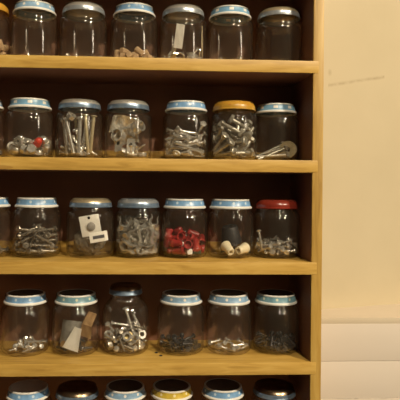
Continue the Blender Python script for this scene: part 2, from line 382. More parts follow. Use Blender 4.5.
# jars: X of the centre, inner radius scale
ROWS = dict(
 A=(.15095, .050, [-.1936, -.1342, -.0726, -.0085, .0541, .1144, .1776]),
 B=(.03134, .050, [-.1990, -.1388, -.0765, -.0151, .0588, .1194, .1776]),
 C=(-.09129, .050, [-.1896, -.1294, -.0615, -.0012, .0582, .1175, .1769]),
 D=(-.21130, .050, [-.2049, -.1421, -.0787, -.016, .0547, .1162, .1776]),
 E=(-.32964, .050, [-.2026, -.1378, -.0763, -.0155, .0438, .1096, .1765]))
LAMPS = [('ceiling_bulb', 42, 2.42, 1.52, 262, .045), ('ceiling_bulb', 14, 1.86, 1.52, 125, .04)]
AMB = .055; EXPO = 0.; ROLLSIGN = 1; FARP = 8.
PILES = {
 'A0': {'plug': '172,26,83,5,-91,9 -65,113,82,-91,0,-129 -42,-123,82,89,0,-31 106,117,82,122,89,46 -188,-6,83,-91,0,-112 147,-154,118,1,20,-163 21,185,83,0,-89,-97 -98,-70,82,89,0,-31 135,62,158,89,-1,72 -206,102,118,6,9,152 67,-136,86,92,134,8 63,195,154,82,21,-30 -212,-82,119,18,4,-146 193,-61,111,-33,128,-64 -50,196,121,-54,-29,173 -1,-219,114,-3,-135,23 182,143,115,-120,-7,-142 -106,48,109,41,-132,-72 109,-84,183,152,10,-63 34,28,109,1,0,-62 -94,-125,156,-91,-71,-28 197,-129,200,176,-24,62 -128,94,176,-74,-13,146 30,-132,169,-140,27,32 229,-4,197,-115,134,-19 -168,-10,158,89,-1,-122'},
 'A1': {'ring': '173,-26,51,-179,-1,-42 -165,82,51,-1,1,-88 54,77,50,-180,-1,38', 'bit': '12,-74,59,1,-180,10 -143,1,61,179,1,-32 176,-97,68,-7,-173,-42 -34,140,61,-1,180,35'},
 'A2': {'tack': '141,8,64,75,-1,-62 33,113,64,-71,-34,164 -199,32,66,-75,0,-96 79,-54,64,50,66,-133 4,155,65,71,-34,-32 93,42,64,44,65,77 231,-42,66,110,145,-7 -149,-176,66,-70,35,58', 'bit': '-180,106,62,-1,0,-128 20,-127,60,0,1,98 -80,64,82,90,-3,-34 95,134,61,-1,1,-162 -100,-2,60,1,1,60 134,181,81,29,-21,179', 'ring': '-165,-82,51,-179,1,57 160,-124,52,1,1,-169'},
 'A3': {'plug': '220,23,84,-90,1,-175 -81,98,82,91,0,50 26,-122,82,11,89,-81 78,202,112,-179,0,-2 -189,15,83,21,-89,-4 183,-116,83,96,-91,-33 2,177,83,-91,0,179 -137,-139,83,-45,91,42 31,18,80,81,89,32 -208,87,118,-38,15,-175 72,-146,148,130,8,80 -89,215,154,166,-30,47 -64,-19,106,53,37,-173 144,23,82,86,-91,9 -145,142,152,-109,-4,37 -57,-185,88,-88,-118,-4 130,136,83,-91,0,112 -210,-72,118,-1,-153,91 124,-78,137,-19,59,-27 3,88,157,91,-1,-2 -119,-101,158,89,0,-35 85,67,157,89,1,169'},
 'A4': {'ptag': '-60,-205,340,4,6,12', 'ntag': '235,-100,310,0,-4,70', 'hook': '148,49,59,91,1,-136 -9,-134,58,90,0,56 115,125,58,90,-5,42 -43,-104,85,-90,-42,-134 -198,28,59,90,-138,-9 95,-150,149,102,-45,17 34,118,67,-18,-105,25 -192,23,90,-10,-107,-109 208,-92,131,121,-86,-39', 'clip': '-34,13,76,-90,-1,152 -146,-98,116,-1,-23,-72 114,-152,98,101,4,54 -89,180,116,-111,8,9 132,55,137,179,-4,50'},
 'A5': {'ring': '122,-33,50,1,180,70 -151,61,51,-1,-179,29', 'bit': '-17,-83,59,179,1,33 98,171,62,1,0,-45 -125,-45,83,-92,-56,-63 101,-163,84,90,55,-68'},
 'A6': {'tack': '180,2,65,-69,-34,-101 -70,95,64,75,0,22 -13,-55,63,49,-65,156 140,156,66,-70,-34,-125'},
 'B0': {'nut': '91,-12,100,92,-56,-102 -114,64,73,-179,0,83 -24,-74,72,179,1,29 109,140,74,1,1,-77 -184,-30,74,-179,0,90 171,-85,74,0,-1,-15 -1,198,102,-91,-3,-141 -134,-135,74,0,-1,-147 190,34,74,1,-1,-52 -121,89,159,89,-115,-1'},
 'B1': {'redcap': '135,-160,205,60,0,30', 'nut': '110,-18,73,0,1,-171 -112,104,101,-89,-55,-20 89,177,102,-90,-62,63 -9,194,74,1,-1,34 152,110,74,-1,-180,-59 -184,-102,103,87,123,28 188,-104,224,-121,23,120 -127,178,109,100,-56,-9 -92,-221,196,-83,16,-22 134,80,131,-1,-180,-62 -34,19,130,-130,42,47 -29,-212,109,-125,-44,-73 36,80,100,88,117,-62 -104,-103,166,10,35,45 206,49,207,16,17,120 9,-166,188,153,26,37 183,159,161,-88,-56,-51 -216,-32,150,102,147,16 44,2,161,58,-20,49 -53,213,213,-128,-24,-58 -90,-106,230,145,12,-46 106,108,189,-1,1,130 -169,141,217,2,60,165 82,-35,184,-50,40,-114 80,208,251,1,66,-130 -149,-1,210,-11,-27,-139', 'capnut': '67,-182,100,-34,113,55 -114,5,97,90,61,-13 198,-21,145,-48,55,118 -132,-178,98,93,1,32 -216,51,123,156,4,-45 12,-83,96,96,-59,96 10,209,155,96,0,-2 -78,97,209,-121,23,-122'},
 'B2': {'spike': '-105,-165,285,4,-13,0 20,-190,285,3,2,0 -170,-50,285,4,-6,0 60,10,285,5,8,0 -145,110,285,-6,-4,0 130,100,285,-7,6,0', 'nail': '105,-145,305,-4,-5,0 165,-80,300,0,5,0 -40,100,305,-8,-7,0', 'sscrew': '-35,162,72,76,-70,-82 18,146,118,-71,2,29 -125,33,74,-80,-47,91 140,-8,102,132,123,-7 -10,-10,199,-93,-48,52 60,98,269,-177,29,-45 -15,-79,189,-8,-47,-30 -207,18,149,-87,155,-3 -10,21,271,-40,-6,143', 'nut': '-81,-200,523,-139,15,34 18,-83,72,179,0,41 -64,2,102,-30,-35,159 -70,-69,165,142,23,-66'},
 'B3': {'shell': '-50,-60,430,-58,10,12 -30,20,270,-50,-24,14', 'band': '125,-120,410,62,25,30 -120,-60,300,80,40,-40', 'bracket': '30,-120,80,0,10,-70 120,-80,120,20,-30,-40 -120,-100,100,-10,20,60', 'nut': '182,67,74,180,-1,36 -68,180,108,-65,6,92 42,-34,72,1,179,-1 103,160,74,1,0,-7', 'tack': '116,-221,109,7,-10,-49 18,178,65,48,67,-48 -131,123,65,-49,66,-110 -15,222,103,-8,179,64 46,-244,116,-5,3,48 -131,186,91,-33,-15,-30'},
 'B4': {'lscrew': '93,-7,240,-54,0,-96 -108,-109,79,-85,-37,-136 27,-175,152,-109,8,-79 72,46,79,-82,-57,-6 -19,-112,150,-88,4,98 39,97,145,53,-36,111 31,32,133,66,-1,81 -97,-20,98,-75,-45,32 -194,-58,191,35,35,-16 -73,50,178,-21,-121,-35 55,-63,194,74,38,71 -20,-107,216,-88,-38,-123 -7,101,236,-74,-98,-75 -116,-72,273,86,-71,50 -80,131,235,102,-28,-63 50,167,165,81,41,-106 176,70,374,55,33,-7 -152,-27,344,-127,52,-17 26,-24,288,94,-73,45 -54,61,352,72,-16,-97 24,-93,354,89,-4,-44 -10,107,308,5,73,164', 'swasher': '200,31,56,1,-1,-28 149,-62,55,-1,-1,40 -166,170,188,-118,-61,-76 15,46,209,64,145,-21 -129,-193,84,-27,-151,92'},
 'B5': {'bbolt': '-118,-102,87,77,60,33 -95,96,90,-81,-21,95 -15,27,85,-78,59,-71 191,49,94,17,-83,-88 11,227,193,-10,-8,63 90,-171,92,80,62,117 -22,120,161,51,-102,-105 -14,-16,163,144,-78,-21 151,-35,175,-25,-24,-114 -154,62,194,47,-51,-152 -155,-139,159,-58,-22,-142 -7,24,249,83,-59,103 -194,-87,223,-27,41,-92 119,47,356,-97,62,99 -37,201,404,116,37,-56 -2,-136,225,38,-82,104 64,140,235,-69,17,110 -11,-66,285,73,41,-116 193,-66,359,-33,-123,99 -199,-60,336,21,-119,-105 -122,21,398,76,38,-137 -63,-195,394,120,17,92 -92,-108,376,-46,-18,42 128,-33,404,-31,43,10 37,-199,445,22,-58,-27 45,-39,432,-18,41,44'},
 'B6': {'wheel': '125,-145,152,90,0,-28', 'longbolt': '-80,-170,100,0,68,8 -50,-90,140,0,72,-6 -70,-10,110,0,78,4 -40,80,160,0,66,12 -90,-200,68,0,86,-6'},
 'C0': {'dscrew': '121,0,68,-85,36,101 -134,89,69,76,70,83 30,-159,69,82,-35,60 45,139,68,-82,36,-10 -43,-1,67,108,109,-10 98,-63,68,-74,72,119 -88,182,70,68,-75,119 -93,-201,70,-83,-37,-112 133,54,68,-83,0,-78 -150,-36,88,-53,56,-139 41,-159,123,134,92,40 108,102,84,69,40,-69 -213,-39,70,106,110,28 221,-51,75,99,-108,-29'},
 'C1': {'mscrew': '130,6,74,85,0,-89 -65,119,74,70,-71,-92 45,-155,75,82,-37,-43 89,140,75,-110,108,17 -133,-62,84,-89,-42,-58 156,-121,77,-84,12,146 6,145,93,-83,-109,44 -89,-114,74,-74,-71,-90 208,76,101,-81,126,36 -136,16,89,-90,42,120 83,-169,150,-74,-85,73 157,159,164,-91,18,54 -121,-115,145,109,-107,-1 160,-18,131,85,-24,27 -105,101,149,124,102,40 14,-11,155,104,110,-33 142,99,159,-87,17,66 -185,18,165,90,-56,-18 156,-72,202,89,45,132 19,-113,221,-18,82,90 -118,-113,229,74,43,-118 147,11,190,101,20,-43 -165,153,200,71,-14,-29 123,-193,229,61,-9,-62 23,193,216,-44,-26,-107 -94,46,223,-80,12,124 209,-52,271,85,63,-24 -56,129,175,-24,47,91 -57,-179,244,63,15,101 128,59,228,-64,43,-36 -128,-21,291,-27,62,180 137,-135,339,81,50,119 64,130,237,69,11,-98 -62,-216,306,-109,14,60 145,22,274,40,51,76 -74,176,330,50,-135,-28 -32,67,276,85,-47,91 -26,239,228,-22,25,-50 -113,-82,321,37,69,-96 156,-32,301,168,66,11 44,127,314,59,13,-92 -70,-125,332,-72,-124,-58 90,-21,342,109,140,-13 -112,38,316,63,-48,113'},
 'C2': {'hangcard': '15,-190,400,6,-10,-6', 'labelcard': '120,-225,265,4,-9,14', 'bag': '-10,30,195,0,0,0'},
 'C3': {'clip': '143,-154,298,-49,92,93 -112,62,106,0,3,142 60,-161,107,-1,2,9 19,112,76,-90,-1,68 -141,-9,173,-163,92,-11 62,-219,297,98,94,-57 -48,164,140,-93,-5,25 -143,-168,144,-173,15,-33 111,-49,77,89,-1,31 -7,-54,126,54,-37,69 -66,-215,388,14,137,-16 145,111,112,67,-161,33 -162,-72,130,1,-58,151 189,-87,239,-38,78,116 -37,197,208,88,-6,-13 20,-114,230,23,-164,39 166,117,181,70,17,-63 -82,-100,210,55,-123,-8 -153,105,236,144,-3,-23 10,207,294,89,-8,-170 95,104,301,92,-20,36 233,40,282,17,-102,84 106,-41,324,-137,46,58 -63,-74,417,-32,58,-72 40,81,349,95,-20,27 -183,-25,332,38,7,37 40,2,412,127,-11,20 -122,142,371,132,-32,-35 -186,-90,415,-84,-38,103 -4,165,459,-37,7,161 -188,84,392,-107,-73,61 195,-60,435,-73,-32,76'},
 'C4': {'greenbit': '119,30,76,90,-1,11 -184,13,81,90,160,0 140,-136,77,21,-89,139 -34,-7,74,82,91,10 -9,42,199,159,58,18', 'wirenut': '-116,188,92,-109,57,96 107,137,91,102,22,-63 -89,-201,92,-73,-130,61 177,53,135,6,-72,9 -222,35,151,-108,-50,17 128,-191,179,13,-12,18 18,184,123,71,-20,-2 -156,-104,91,102,-40,-69 170,-68,113,-81,12,89 -72,98,90,101,19,110 33,-180,166,-2,-102,-94 124,125,195,-82,56,-102 -123,-26,199,46,102,-45 45,-16,117,82,-132,16 -66,173,200,-108,-7,-154 225,13,219,-49,22,9 -146,122,196,-66,69,-108 -109,-196,186,-87,-3,-132 -212,-90,201,165,2,-21 110,-108,219,143,-48,66 -44,139,284,30,137,-27 -21,-64,240,14,111,68 144,172,273,-106,-14,-114 -203,85,265,140,17,-8 103,19,236,-68,40,11 -69,41,298,-63,44,53', 'plug': '40,-163,82,2,89,-78 -36,-100,156,78,-40,-9 17,231,230,172,0,-4'},
 'C5': {'spool': '-55,-170,120,118,0,22 125,-155,112,100,0,-48', 'stopper': '10,40,280,12,-10,0', 'dscrew': '168,-22,69,-84,35,39 -43,-5,67,-85,0,-76 34,-101,112,-30,-44,126 166,90,70,-84,1,-140'},
 'C6': {'sscrew': '124,-17,71,-84,0,-123 -122,157,74,83,40,125 -3,-131,71,-101,-109,-8 90,106,72,-86,0,103 -114,-66,72,-103,-108,-21 138,-124,115,-24,-106,84 -108,126,117,43,-43,-158 -56,-108,71,97,-144,-26 150,39,137,37,125,17 87,-56,138,-115,-64,33 21,-141,137,9,-75,123 47,148,102,-99,7,-76 -182,-110,106,-65,18,-141 -131,45,128,33,-73,101 -26,163,150,-110,-4,-47 -44,-147,128,94,19,34 144,90,114,59,19,-127 -168,-30,121,-102,-101,45 41,-124,190,71,34,57 60,16,185,95,35,-105 -109,-135,169,-72,48,-116 226,16,162,-74,-14,8 -164,61,172,-93,19,0 12,140,212,-56,-108,-17 133,166,159,-6,-59,-33 -224,-96,221,7,26,116 131,-61,189,69,62,-121 -216,64,196,100,-24,-13'},
 'D0': {'tack': '157,14,65,-70,36,160 -108,85,64,-44,65,86 25,-104,64,-69,-35,-145 93,88,64,-71,33,80 -114,-28,64,-74,1,-16 59,-33,63,43,-66,63 55,233,67,-61,-53,-138 -22,-49,63,-109,-144,-3'},
 'D1': {'tack': '132,0,64,-74,1,174 -113,119,65,70,33,141 51,-229,66,-74,-1,-66 77,93,64,70,35,-105 -88,30,63,71,-34,48 82,-64,64,-71,35,80 -16,-66,63,-71,-33,33 162,150,66,44,-66,97 -115,-23,64,-73,-1,-174 74,-117,64,74,-1,-85 -122,-179,66,74,1,88 192,-41,65,-43,66,-99 -57,60,63,-69,-34,24 32,1,79,-51,60,8', 'sscrew': '-21,109,71,-84,0,11 107,143,73,-105,-109,55 136,19,110,-97,-39,-62'},
 'D2': {'greyrag': '-85,-45,240,-14,4,-14', 'ppaper': '-5,-165,195,-24,22,6', 'cardboard': '145,-85,340,-10,14,-18', 'dscrew': '41,147,101,21,-58,31 151,-144,76,-78,34,146 -40,113,75,93,107,56 -14,20,67,-83,36,65 -174,-119,70,72,73,25', 'chip': '-89,181,51,91,0,9 -161,-68,92,-101,-63,62 77,-153,50,-90,1,105'},
 'D3': {'disc': '40,-190,225,68,0,6', 'sqnut': '125,-205,215,82,0,-20', 'lscrew': '60,-150,390,0,-18,0 -23,24,122,40,-64,-4 118,128,141,-20,-79,-16 152,144,314,158,-43,-24 13,89,196,31,29,35', 'sscrew': '47,-96,71,72,71,25 -126,-96,72,72,72,-6 10,-140,72,-78,-70,33 -56,178,95,-108,72,-82 33,-38,111,34,58,-73 134,-34,101,64,109,13 -94,170,164,18,50,12 -192,-115,197,95,-47,35 76,-62,150,93,3,-2 33,224,229,-11,107,-27 129,61,218,27,-121,64 177,-171,184,-2,-3,-31 124,-112,189,-20,58,145 60,-27,251,-88,101,50 -59,144,294,-85,43,79 -185,145,239,46,-20,-11', 'dscrew': '-133,91,69,-84,35,-146 -43,-75,160,76,3,-39 66,160,69,-84,-37,106 16,-207,110,72,39,-126 204,50,71,99,129,18 125,131,201,54,121,52 -177,26,100,102,19,-36 116,60,130,84,62,47 -214,92,109,-13,55,50 -109,-74,240,-111,101,-19 185,-22,214,-19,38,138 -147,5,133,-89,20,-47 -11,-56,198,-101,10,-18 -74,26,202,39,-98,-111 -62,-139,246,-39,48,-130 140,-100,300,78,22,91 -38,-239,148,23,-6,-89 175,-34,305,-56,128,-27', 'nut': '-196,-123,107,74,54,98 -216,7,193,-64,-23,158 25,-236,243,59,-67,35 203,-75,221,-67,6,-151 -195,85,178,-25,139,66 63,203,279,0,14,-56'},
 'D4': {'dscrew': '-94,123,69,-75,-70,-94 -82,73,68,-85,0,-92 4,-123,68,-86,0,0 143,70,69,-84,35,80 -152,-62,69,84,37,41 96,-68,68,-84,-37,11 -54,-47,88,29,-67,-109 -174,-114,70,115,-104,9 172,-15,95,-97,-17,-146 -150,18,70,-78,55,69 59,-135,68,70,70,-12 49,215,70,-74,-70,-121 -200,-127,110,-68,-12,-146 146,-63,69,108,-110,-1 -117,155,101,17,60,-97 -13,-176,106,102,37,-46 123,132,70,-70,-71,-125 -133,-43,111,76,33,48 59,-88,121,-85,10,-74 -43,179,119,-71,-31,147 -171,-76,116,97,-32,-131 119,109,126,87,-10,139 -175,150,101,29,56,-96 73,-165,125,80,-11,-47 30,132,125,-90,-121,-2'},
 'D5': {'sscrew': '141,-41,72,86,-1,-61 -156,121,73,84,-35,-36', 'tack': '0,-206,66,-46,65,-92 38,95,64,-50,65,131 -156,-28,65,-71,33,-131 185,-105,66,69,35,113 40,217,66,-74,-1,98 -77,-125,65,44,-67,-75 188,125,66,71,-33,-111 -64,75,64,71,35,21 111,-133,65,-69,35,156'},
 'D6': {'dscrew': '145,-11,68,-83,0,-101 -101,107,68,83,1,-119 33,-119,68,-84,37,39 59,135,69,75,64,131 -95,-21,68,76,70,104 89,-116,69,-81,39,-137 13,150,85,92,14,158 -97,-155,69,-84,-1,-136 155,61,76,79,-18,79 -150,52,96,-102,37,115 128,-62,87,72,7,-101 65,123,116,125,71,32 -202,-98,71,-84,-2,-148 145,-16,119,62,-50,103 -21,159,119,-62,-55,-47 -71,-114,85,-71,22,66 115,112,123,74,-16,-176 -166,-16,109,-77,70,-47 155,-132,112,52,-13,-53 -122,168,112,50,22,-84 -60,-81,128,101,-34,40 89,1,154,-67,59,42 -151,103,119,109,-36,-82 60,-155,117,5,-111,82 2,91,133,100,-122,-29 188,106,113,48,-27,42 172,-91,136,-14,45,173 -102,215,123,118,10,109 -88,-142,145,55,-139,5'},
}
# ------------------------------------------------------------------ the place
M = {}
M['pine_x'] = pine('pine_along_shelf', (2.5, 22, 22))
M['pine_z'] = pine('pine_upright', (22, 22, 2.0), .86)
M['pine_cleat'] = pine('pine_cleat', (2.5, 22, 22), .95)  # bright pine tone for the lit foot of the back panel
M['pine_back'] = noisy('dark_brown_hardboard', (.20, .09, .052), (.27, .125, .074), 14, .6, stretch=(1, 1, .3))  # pine back with the shade inside the unit put into its colour

def struct(name, bm, m):
    o = obj(name, mesh(name, bm, m)); o['kind'] = 'structure'; return o

def wall_paint():
    """cream paint with a pencil-like scuff and a small smudge, placed in metres"""
    m, nt, out = new_mat('cream_wall_paint'); L = nt.links
    b = nd(nt, 'ShaderNodeBsdfPrincipled'); b.inputs['Roughness'].default_value = .75; b.inputs['Specular IOR Level'].default_value = .2
    tc = nd(nt, 'ShaderNodeTexCoord'); sp = nd(nt, 'ShaderNodeSeparateXYZ'); L.new(tc.outputs['Object'], sp.inputs[0])
    n = nd(nt, 'ShaderNodeTexNoise'); n.inputs['Scale'].default_value = 7; n.inputs['Detail'].default_value = 5; L.new(tc.outputs['Object'], n.inputs['Vector'])
    n2 = nd(nt, 'ShaderNodeTexNoise'); n2.inputs['Scale'].default_value = 120; n2.inputs['Detail'].default_value = 3; L.new(tc.outputs['Object'], n2.inputs['Vector'])
    col = ramp(nt, n.outputs['Fac'], [(.3, (.52, .435, .285)), (.7, (.575, .485, .325))])
    x, z = sp.outputs['X'], sp.outputs['Z']
    line = mathn(nt, 'ADD', mathn(nt, 'MULTIPLY', x, .202), .0907)          # z of the scuff at this x
    d = mathn(nt, 'ABSOLUTE', mathn(nt, 'SUBTRACT', z, mathn(nt, 'ADD', line, mathn(nt, 'MULTIPLY', mathn(nt, 'SUBTRACT', n.outputs['Fac'], .5), .006))))
    k = mathn(nt, 'SUBTRACT', 1, mathn(nt, 'DIVIDE', d, .0034), True)
    k = mathn(nt, 'MULTIPLY', k, mathn(nt, 'MULTIPLY', mathn(nt, 'GREATER_THAN', x, .269), mathn(nt, 'LESS_THAN', x, .363)))
    k = mathn(nt, 'MULTIPLY', k, mathn(nt, 'MULTIPLY', mathn(nt, 'SUBTRACT', n2.outputs['Fac'], .2, True), 1.0))
    dx = mathn(nt, 'SUBTRACT', x, .2716); dz = mathn(nt, 'SUBTRACT', z, .1638)
    r = mathn(nt, 'SQRT', mathn(nt, 'ADD', mathn(nt, 'MULTIPLY', dx, dx), mathn(nt, 'MULTIPLY', mathn(nt, 'MULTIPLY', dz, dz), .4)))
    sm = mathn(nt, 'MULTIPLY', mathn(nt, 'SUBTRACT', 1, mathn(nt, 'DIVIDE', r, .004), True), .35)
    k = mathn(nt, 'MAXIMUM', k, sm)
    mx = nd(nt, 'ShaderNodeMix', data_type='RGBA'); L.new(k, mx.inputs[0]); L.new(col, mx.inputs[6]); mx.inputs[7].default_value = (.22, .15, .08, 1)
    L.new(mx.outputs[2], b.inputs['Base Color'])
    bp = nd(nt, 'ShaderNodeBump'); bp.inputs['Strength'].default_value = .1; bp.inputs['Distance'].default_value = .001
    L.new(n2.outputs['Fac'], bp.inputs['Height']); L.new(bp.outputs[0], b.inputs['Normal'])
    L.new(b.outputs[0], out.inputs[0]); return m

M['wall'] = wall_paint()
M['white_board'] = noisy('off_white_board_paint', (.69, .605, .51), (.72, .635, .54), 9, .6, stretch=(.4, 1, 2))
M['ledge'] = noisy('ledge_paint', (.63, .54, .425), (.67, .57, .45), 9, .6)
M['nosing'] = noisy('cream_nosing', (.60, .505, .37), (.64, .54, .40), 9, .6)
M['floor'] = noisy('grey_concrete', (.22, .2, .18), (.3, .28, .25), 6, .8)

FZ = -1.35
bm = bmesh.new(); box(bm, (-2.2, -2.6, FZ-.05), (2.2, .4, FZ)); struct('floor', bm, M['floor'])
bm = bmesh.new(); box(bm, (-2.2, .102, FZ), (.2214, .16, 1.2)); struct('wall_back', bm, M['wall'])
# upper wall beside the shelves: turns away at a shallow angle
bm = bmesh.new()
a, b_ = (.2214, .109), (1.9, .109+1.6786*.276)
vs = [bm.verts.new((x, y, z)) for (x, y) in (a, b_, (b_[0], b_[1]+.06), (a[0], a[1]+.06)) for z in (-.27, 1.2)]
for q in ((0, 2, 3, 1), (2, 4, 5, 3), (4, 6, 7, 5), (6, 0, 1, 7), (0, 6, 4, 2), (1, 3, 5, 7)): bm.faces.new([vs[i] for i in q])
struct('wall_right', bm, M['wall'])
# boarded lower wall: courses with a fine shadow gap, standing proud of the upper wall
bm = bmesh.new()
zt = -.1834; y0 = .07
courses = [zt, -.2337, -.2840, -.3340, -.3840, -.52, -.65, -.85, -1.1, FZ]
for i, (hi, lo) in enumerate(zip(courses, courses[1:])):
    box(bm, (.2214, y0 + (0 if i % 2 == 0 else .0006), lo+.0004), (1.9, .105, hi), bev=.0005)
struct('wall_lower', bm, M['white_board'])
bm = bmesh.new()
vs = []
for z in (zt+.0001, zt+.0078):
    vs.append([bm.verts.new(p) for p in ((.2214, y0+.001, z), (1.9, y0+.001, z), (b_[0], b_[1]+.03, z), (.2214, .13, z))])
bm.faces.new(vs[0]); bm.faces.new(vs[1])
for i in range(4): bm.faces.new((vs[0][i], vs[0][(i+1) % 4], vs[1][(i+1) % 4], vs[1][i]))
struct('trim_1', bm, M['ledge'])
bm = bmesh.new(); box(bm, (.2214, y0+.0002, zt-.0002), (1.9, y0+.0012, zt+.0078), bev=.0004); struct('trim_2', bm, M['nosing'])

# the shelving unit
unit = bpy.data.objects.new('shelving_unit', None); C.objects.link(unit); unit.location = (-.05, .05, FZ)
tag(unit, 'open pine shelving unit with five boards holding glass jars of hardware', 'shelf')
M['stain'] = noisy('dark_brown_stain', (.17, .073, .044), (.23, .105, .062), 16, .55, stretch=(1, 1, .3))  # shade on inner sides and shelf undersides, put into the pine colour
def part(name, bm, m, parent=unit, label=None, dark=None):
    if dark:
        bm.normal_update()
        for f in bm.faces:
            if f.normal.dot(Vector(dark)) > .99: f.material_index = 1  # faces turned this way take the painted shade tone
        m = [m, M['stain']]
    me = mesh(name, bm, m); me.transform(Matrix.Translation(-Vector(parent.location)))
    o = obj(name, me, parent)
    if label: o['label'] = label
    return o
XL, XR = -.30, .2074
for x0, x1 in ((XR, .2209), (XL-.0155, XL)):
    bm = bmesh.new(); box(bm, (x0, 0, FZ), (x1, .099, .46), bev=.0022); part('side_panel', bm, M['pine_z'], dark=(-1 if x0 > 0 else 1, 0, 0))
for zt_ in [ROWS[k][0] for k in 'ABCDE'] + [.2715, -.4496]:
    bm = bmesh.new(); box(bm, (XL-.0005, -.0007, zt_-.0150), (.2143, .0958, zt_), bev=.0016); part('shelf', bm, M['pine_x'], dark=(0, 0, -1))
bm = bmesh.new(); box(bm, (XL, .0955, -.60), (XR, .0995, .40)); part('back_panel', bm, M['pine_back'])

for k in 'BC':  # added strips stand in for light falling low on the back panel
    z0 = ROWS[k][0]
    bm = bmesh.new(); box(bm, (XL, .0925, z0), (XR, .0957, z0+.0145), bev=.0008); part('cleat', bm, M['pine_cleat'], label='thin pine strip along the back of a shelf')
# ------------------------------------------------------------------ jars
M['glass'] = glass_mat()
WHITE = (.74, .71, .64)
M['lid_white'] = noisy('white_enamel', (.70, .68, .62), (.80, .77, .70), 90, .3)
M['band_blue'] = dotted('pale_blue_print', (.27, .43, .60), WHITE)
M['band_bright'] = dotted('bright_blue_print', (.20, .38, .62), (.5, .62, .72))
M['band_teal'] = dotted('teal_blue_print', (.20, .37, .44), (.62, .66, .52))
M['band_square'] = dotted('blue_and_white_check_print', (.20, .40, .58), WHITE, 8, squares=True)
M['band_steel'] = noisy('worn_blue_steel', (.16, .24, .36), (.30, .38, .46), 120, .3, metal=.6)
M['band_pale'] = noisy('worn_grey_steel', (.34, .38, .42), (.50, .52, .52), 110, .3, metal=.6)
M['tin'] = noisy('bare_tin', (.60, .58, .52), (.76, .73, .66), 80, .34, metal=.7)
M['gold_tin'] = noisy('brassy_tin', (.56, .46, .28), (.70, .60, .40), 80, .34, metal=.7)
M['dark_tin'] = noisy('tarnished_tin', (.22, .16, .10), (.42, .32, .20), 70, .3, metal=1.)
M['yellow_lid'] = noisy('yellow_enamel', (.44, .22, .025), (.56, .31, .045), 60, .22)
M['band_orange'] = dotted('orange_marked_yellow_print', (.54, .30, .04), (.42, .11, .03), 7)
M['band_yellow'] = dotted('yellow_print', (.66, .47, .06), (.8, .7, .4), 9)
M['red_lid'] = noisy('red_lacquer', (.17, .02, .012), (.24, .032, .016), 60, .25)

H = .0738
BODY_OUT = [(0, .0012), (.0175, .0004), (.0228, 0), (.0262, .0008), (.0287, .003), (.0300, .0062), (.0303, .010), (.0303, .0510), (.0300, .0536), (.0290, .0561), (.0273, .0580), (.0259, .0594), (.0250, .0608), (.0250, .0730)]
BODY_IN = [(.0228, .0730), (.0228, .0586), (.0244, .0562), (.0266, .0535), (.0279, .0504), (.0285, .0465), (.0285, .009), (.0272, .0056), (.0245, .0041), (0, .0036)]
def body_mesh(k=.977):
    bm = bmesh.new(); lathe(bm, [(r*k, z) for r, z in BODY_OUT+BODY_IN], 48); return mesh('glass_body', bm, M['glass'], auto=False)
GLASS = body_mesh()
GLASS_WIDE = body_mesh(1.)
TOUT = [(0, .0012), (.0175, .0004), (.0225, 0), (.026, .0008), (.0282, .003), (.0294, .0062), (.0296, .010), (.0296, .046), (.0290, .052), (.0272, .0575), (.0240, .0620), (.0210, .0650), (.0195, .068), (.0190, .072), (.0192, .076), (.0190, .0835)]
TIN = [(.0176, .0835), (.0176, .069), (.0192, .0652), (.0225, .0610), (.0256, .0566), (.0272, .0515), (.0278, .0455), (.0278, .009), (.0266, .0056), (.024, .0041), (0, .0036)]
bm = bmesh.new(); lathe(bm, TOUT+TIN, 48); GLASS_TALL = mesh('glass_body', bm, M['glass'], auto=False)

M['lid_top'] = noisy('worn_lid_top', (.10, .08, .06), (.17, .14, .10), 60, .4)  # shade from the shelf above is put into the lid-top colour
def lid_meshes(kind, top, band, s=1., disc='lid_top'):
    """(lid, lid_band) meshes; z=0 is the lid's top edge"""
    if kind == 'step':       # printed band between a beaded top edge and a flared white skirt
        bm = bmesh.new()
        lathe(bm, [(0, -.0012), (.0205, -.0012), (.0215, -.0006)], 44, mi=1)
        lathe(bm, [(.0215, -.0006), (.0222, -.0002), (.0230, 0), (.0241, -.0006), (.0243, -.0017), (.0240, -.0021)], 44)
        lathe(bm, [(.0251, -.0086), (.0258, -.0088), (.0265, -.0092), (.0271, -.0100), (.0271, -.0110), (.0265, -.0119), (.0262, -.0118), (.0258, -.0100)], 44)
        lid = mesh('lid', bm, [top, M[disc]])
        bm = bmesh.new(); lathe(bm, [(.0238, -.0018), (.0243, -.0022), (.0253, -.0087), (.0256, -.0091)], 44); bd = mesh('lid_band', bm, band)
    else:                    # plain pressed lid with a rounded shoulder and a rolled lower edge
        bm = bmesh.new()
        lathe(bm, [(r*s, z) for r, z in ((0, -.0004), (.0175, -.0004), (.0205, 0), (.0222, -.0005), (.0243, -.0021), (.0257, -.0042), (.0262, -.0055))], 44)
        lid = mesh('lid', bm, top)
        bm = bmesh.new(); lathe(bm, [(r*s, z) for r, z in ((.0261, -.0053), (.0265, -.0062), (.0265, -.0092), (.0272, -.0100), (.0272, -.0110), (.0264, -.0115), (.0254, -.0110))], 44); bd = mesh('lid_band', bm, band)
    return lid, bd
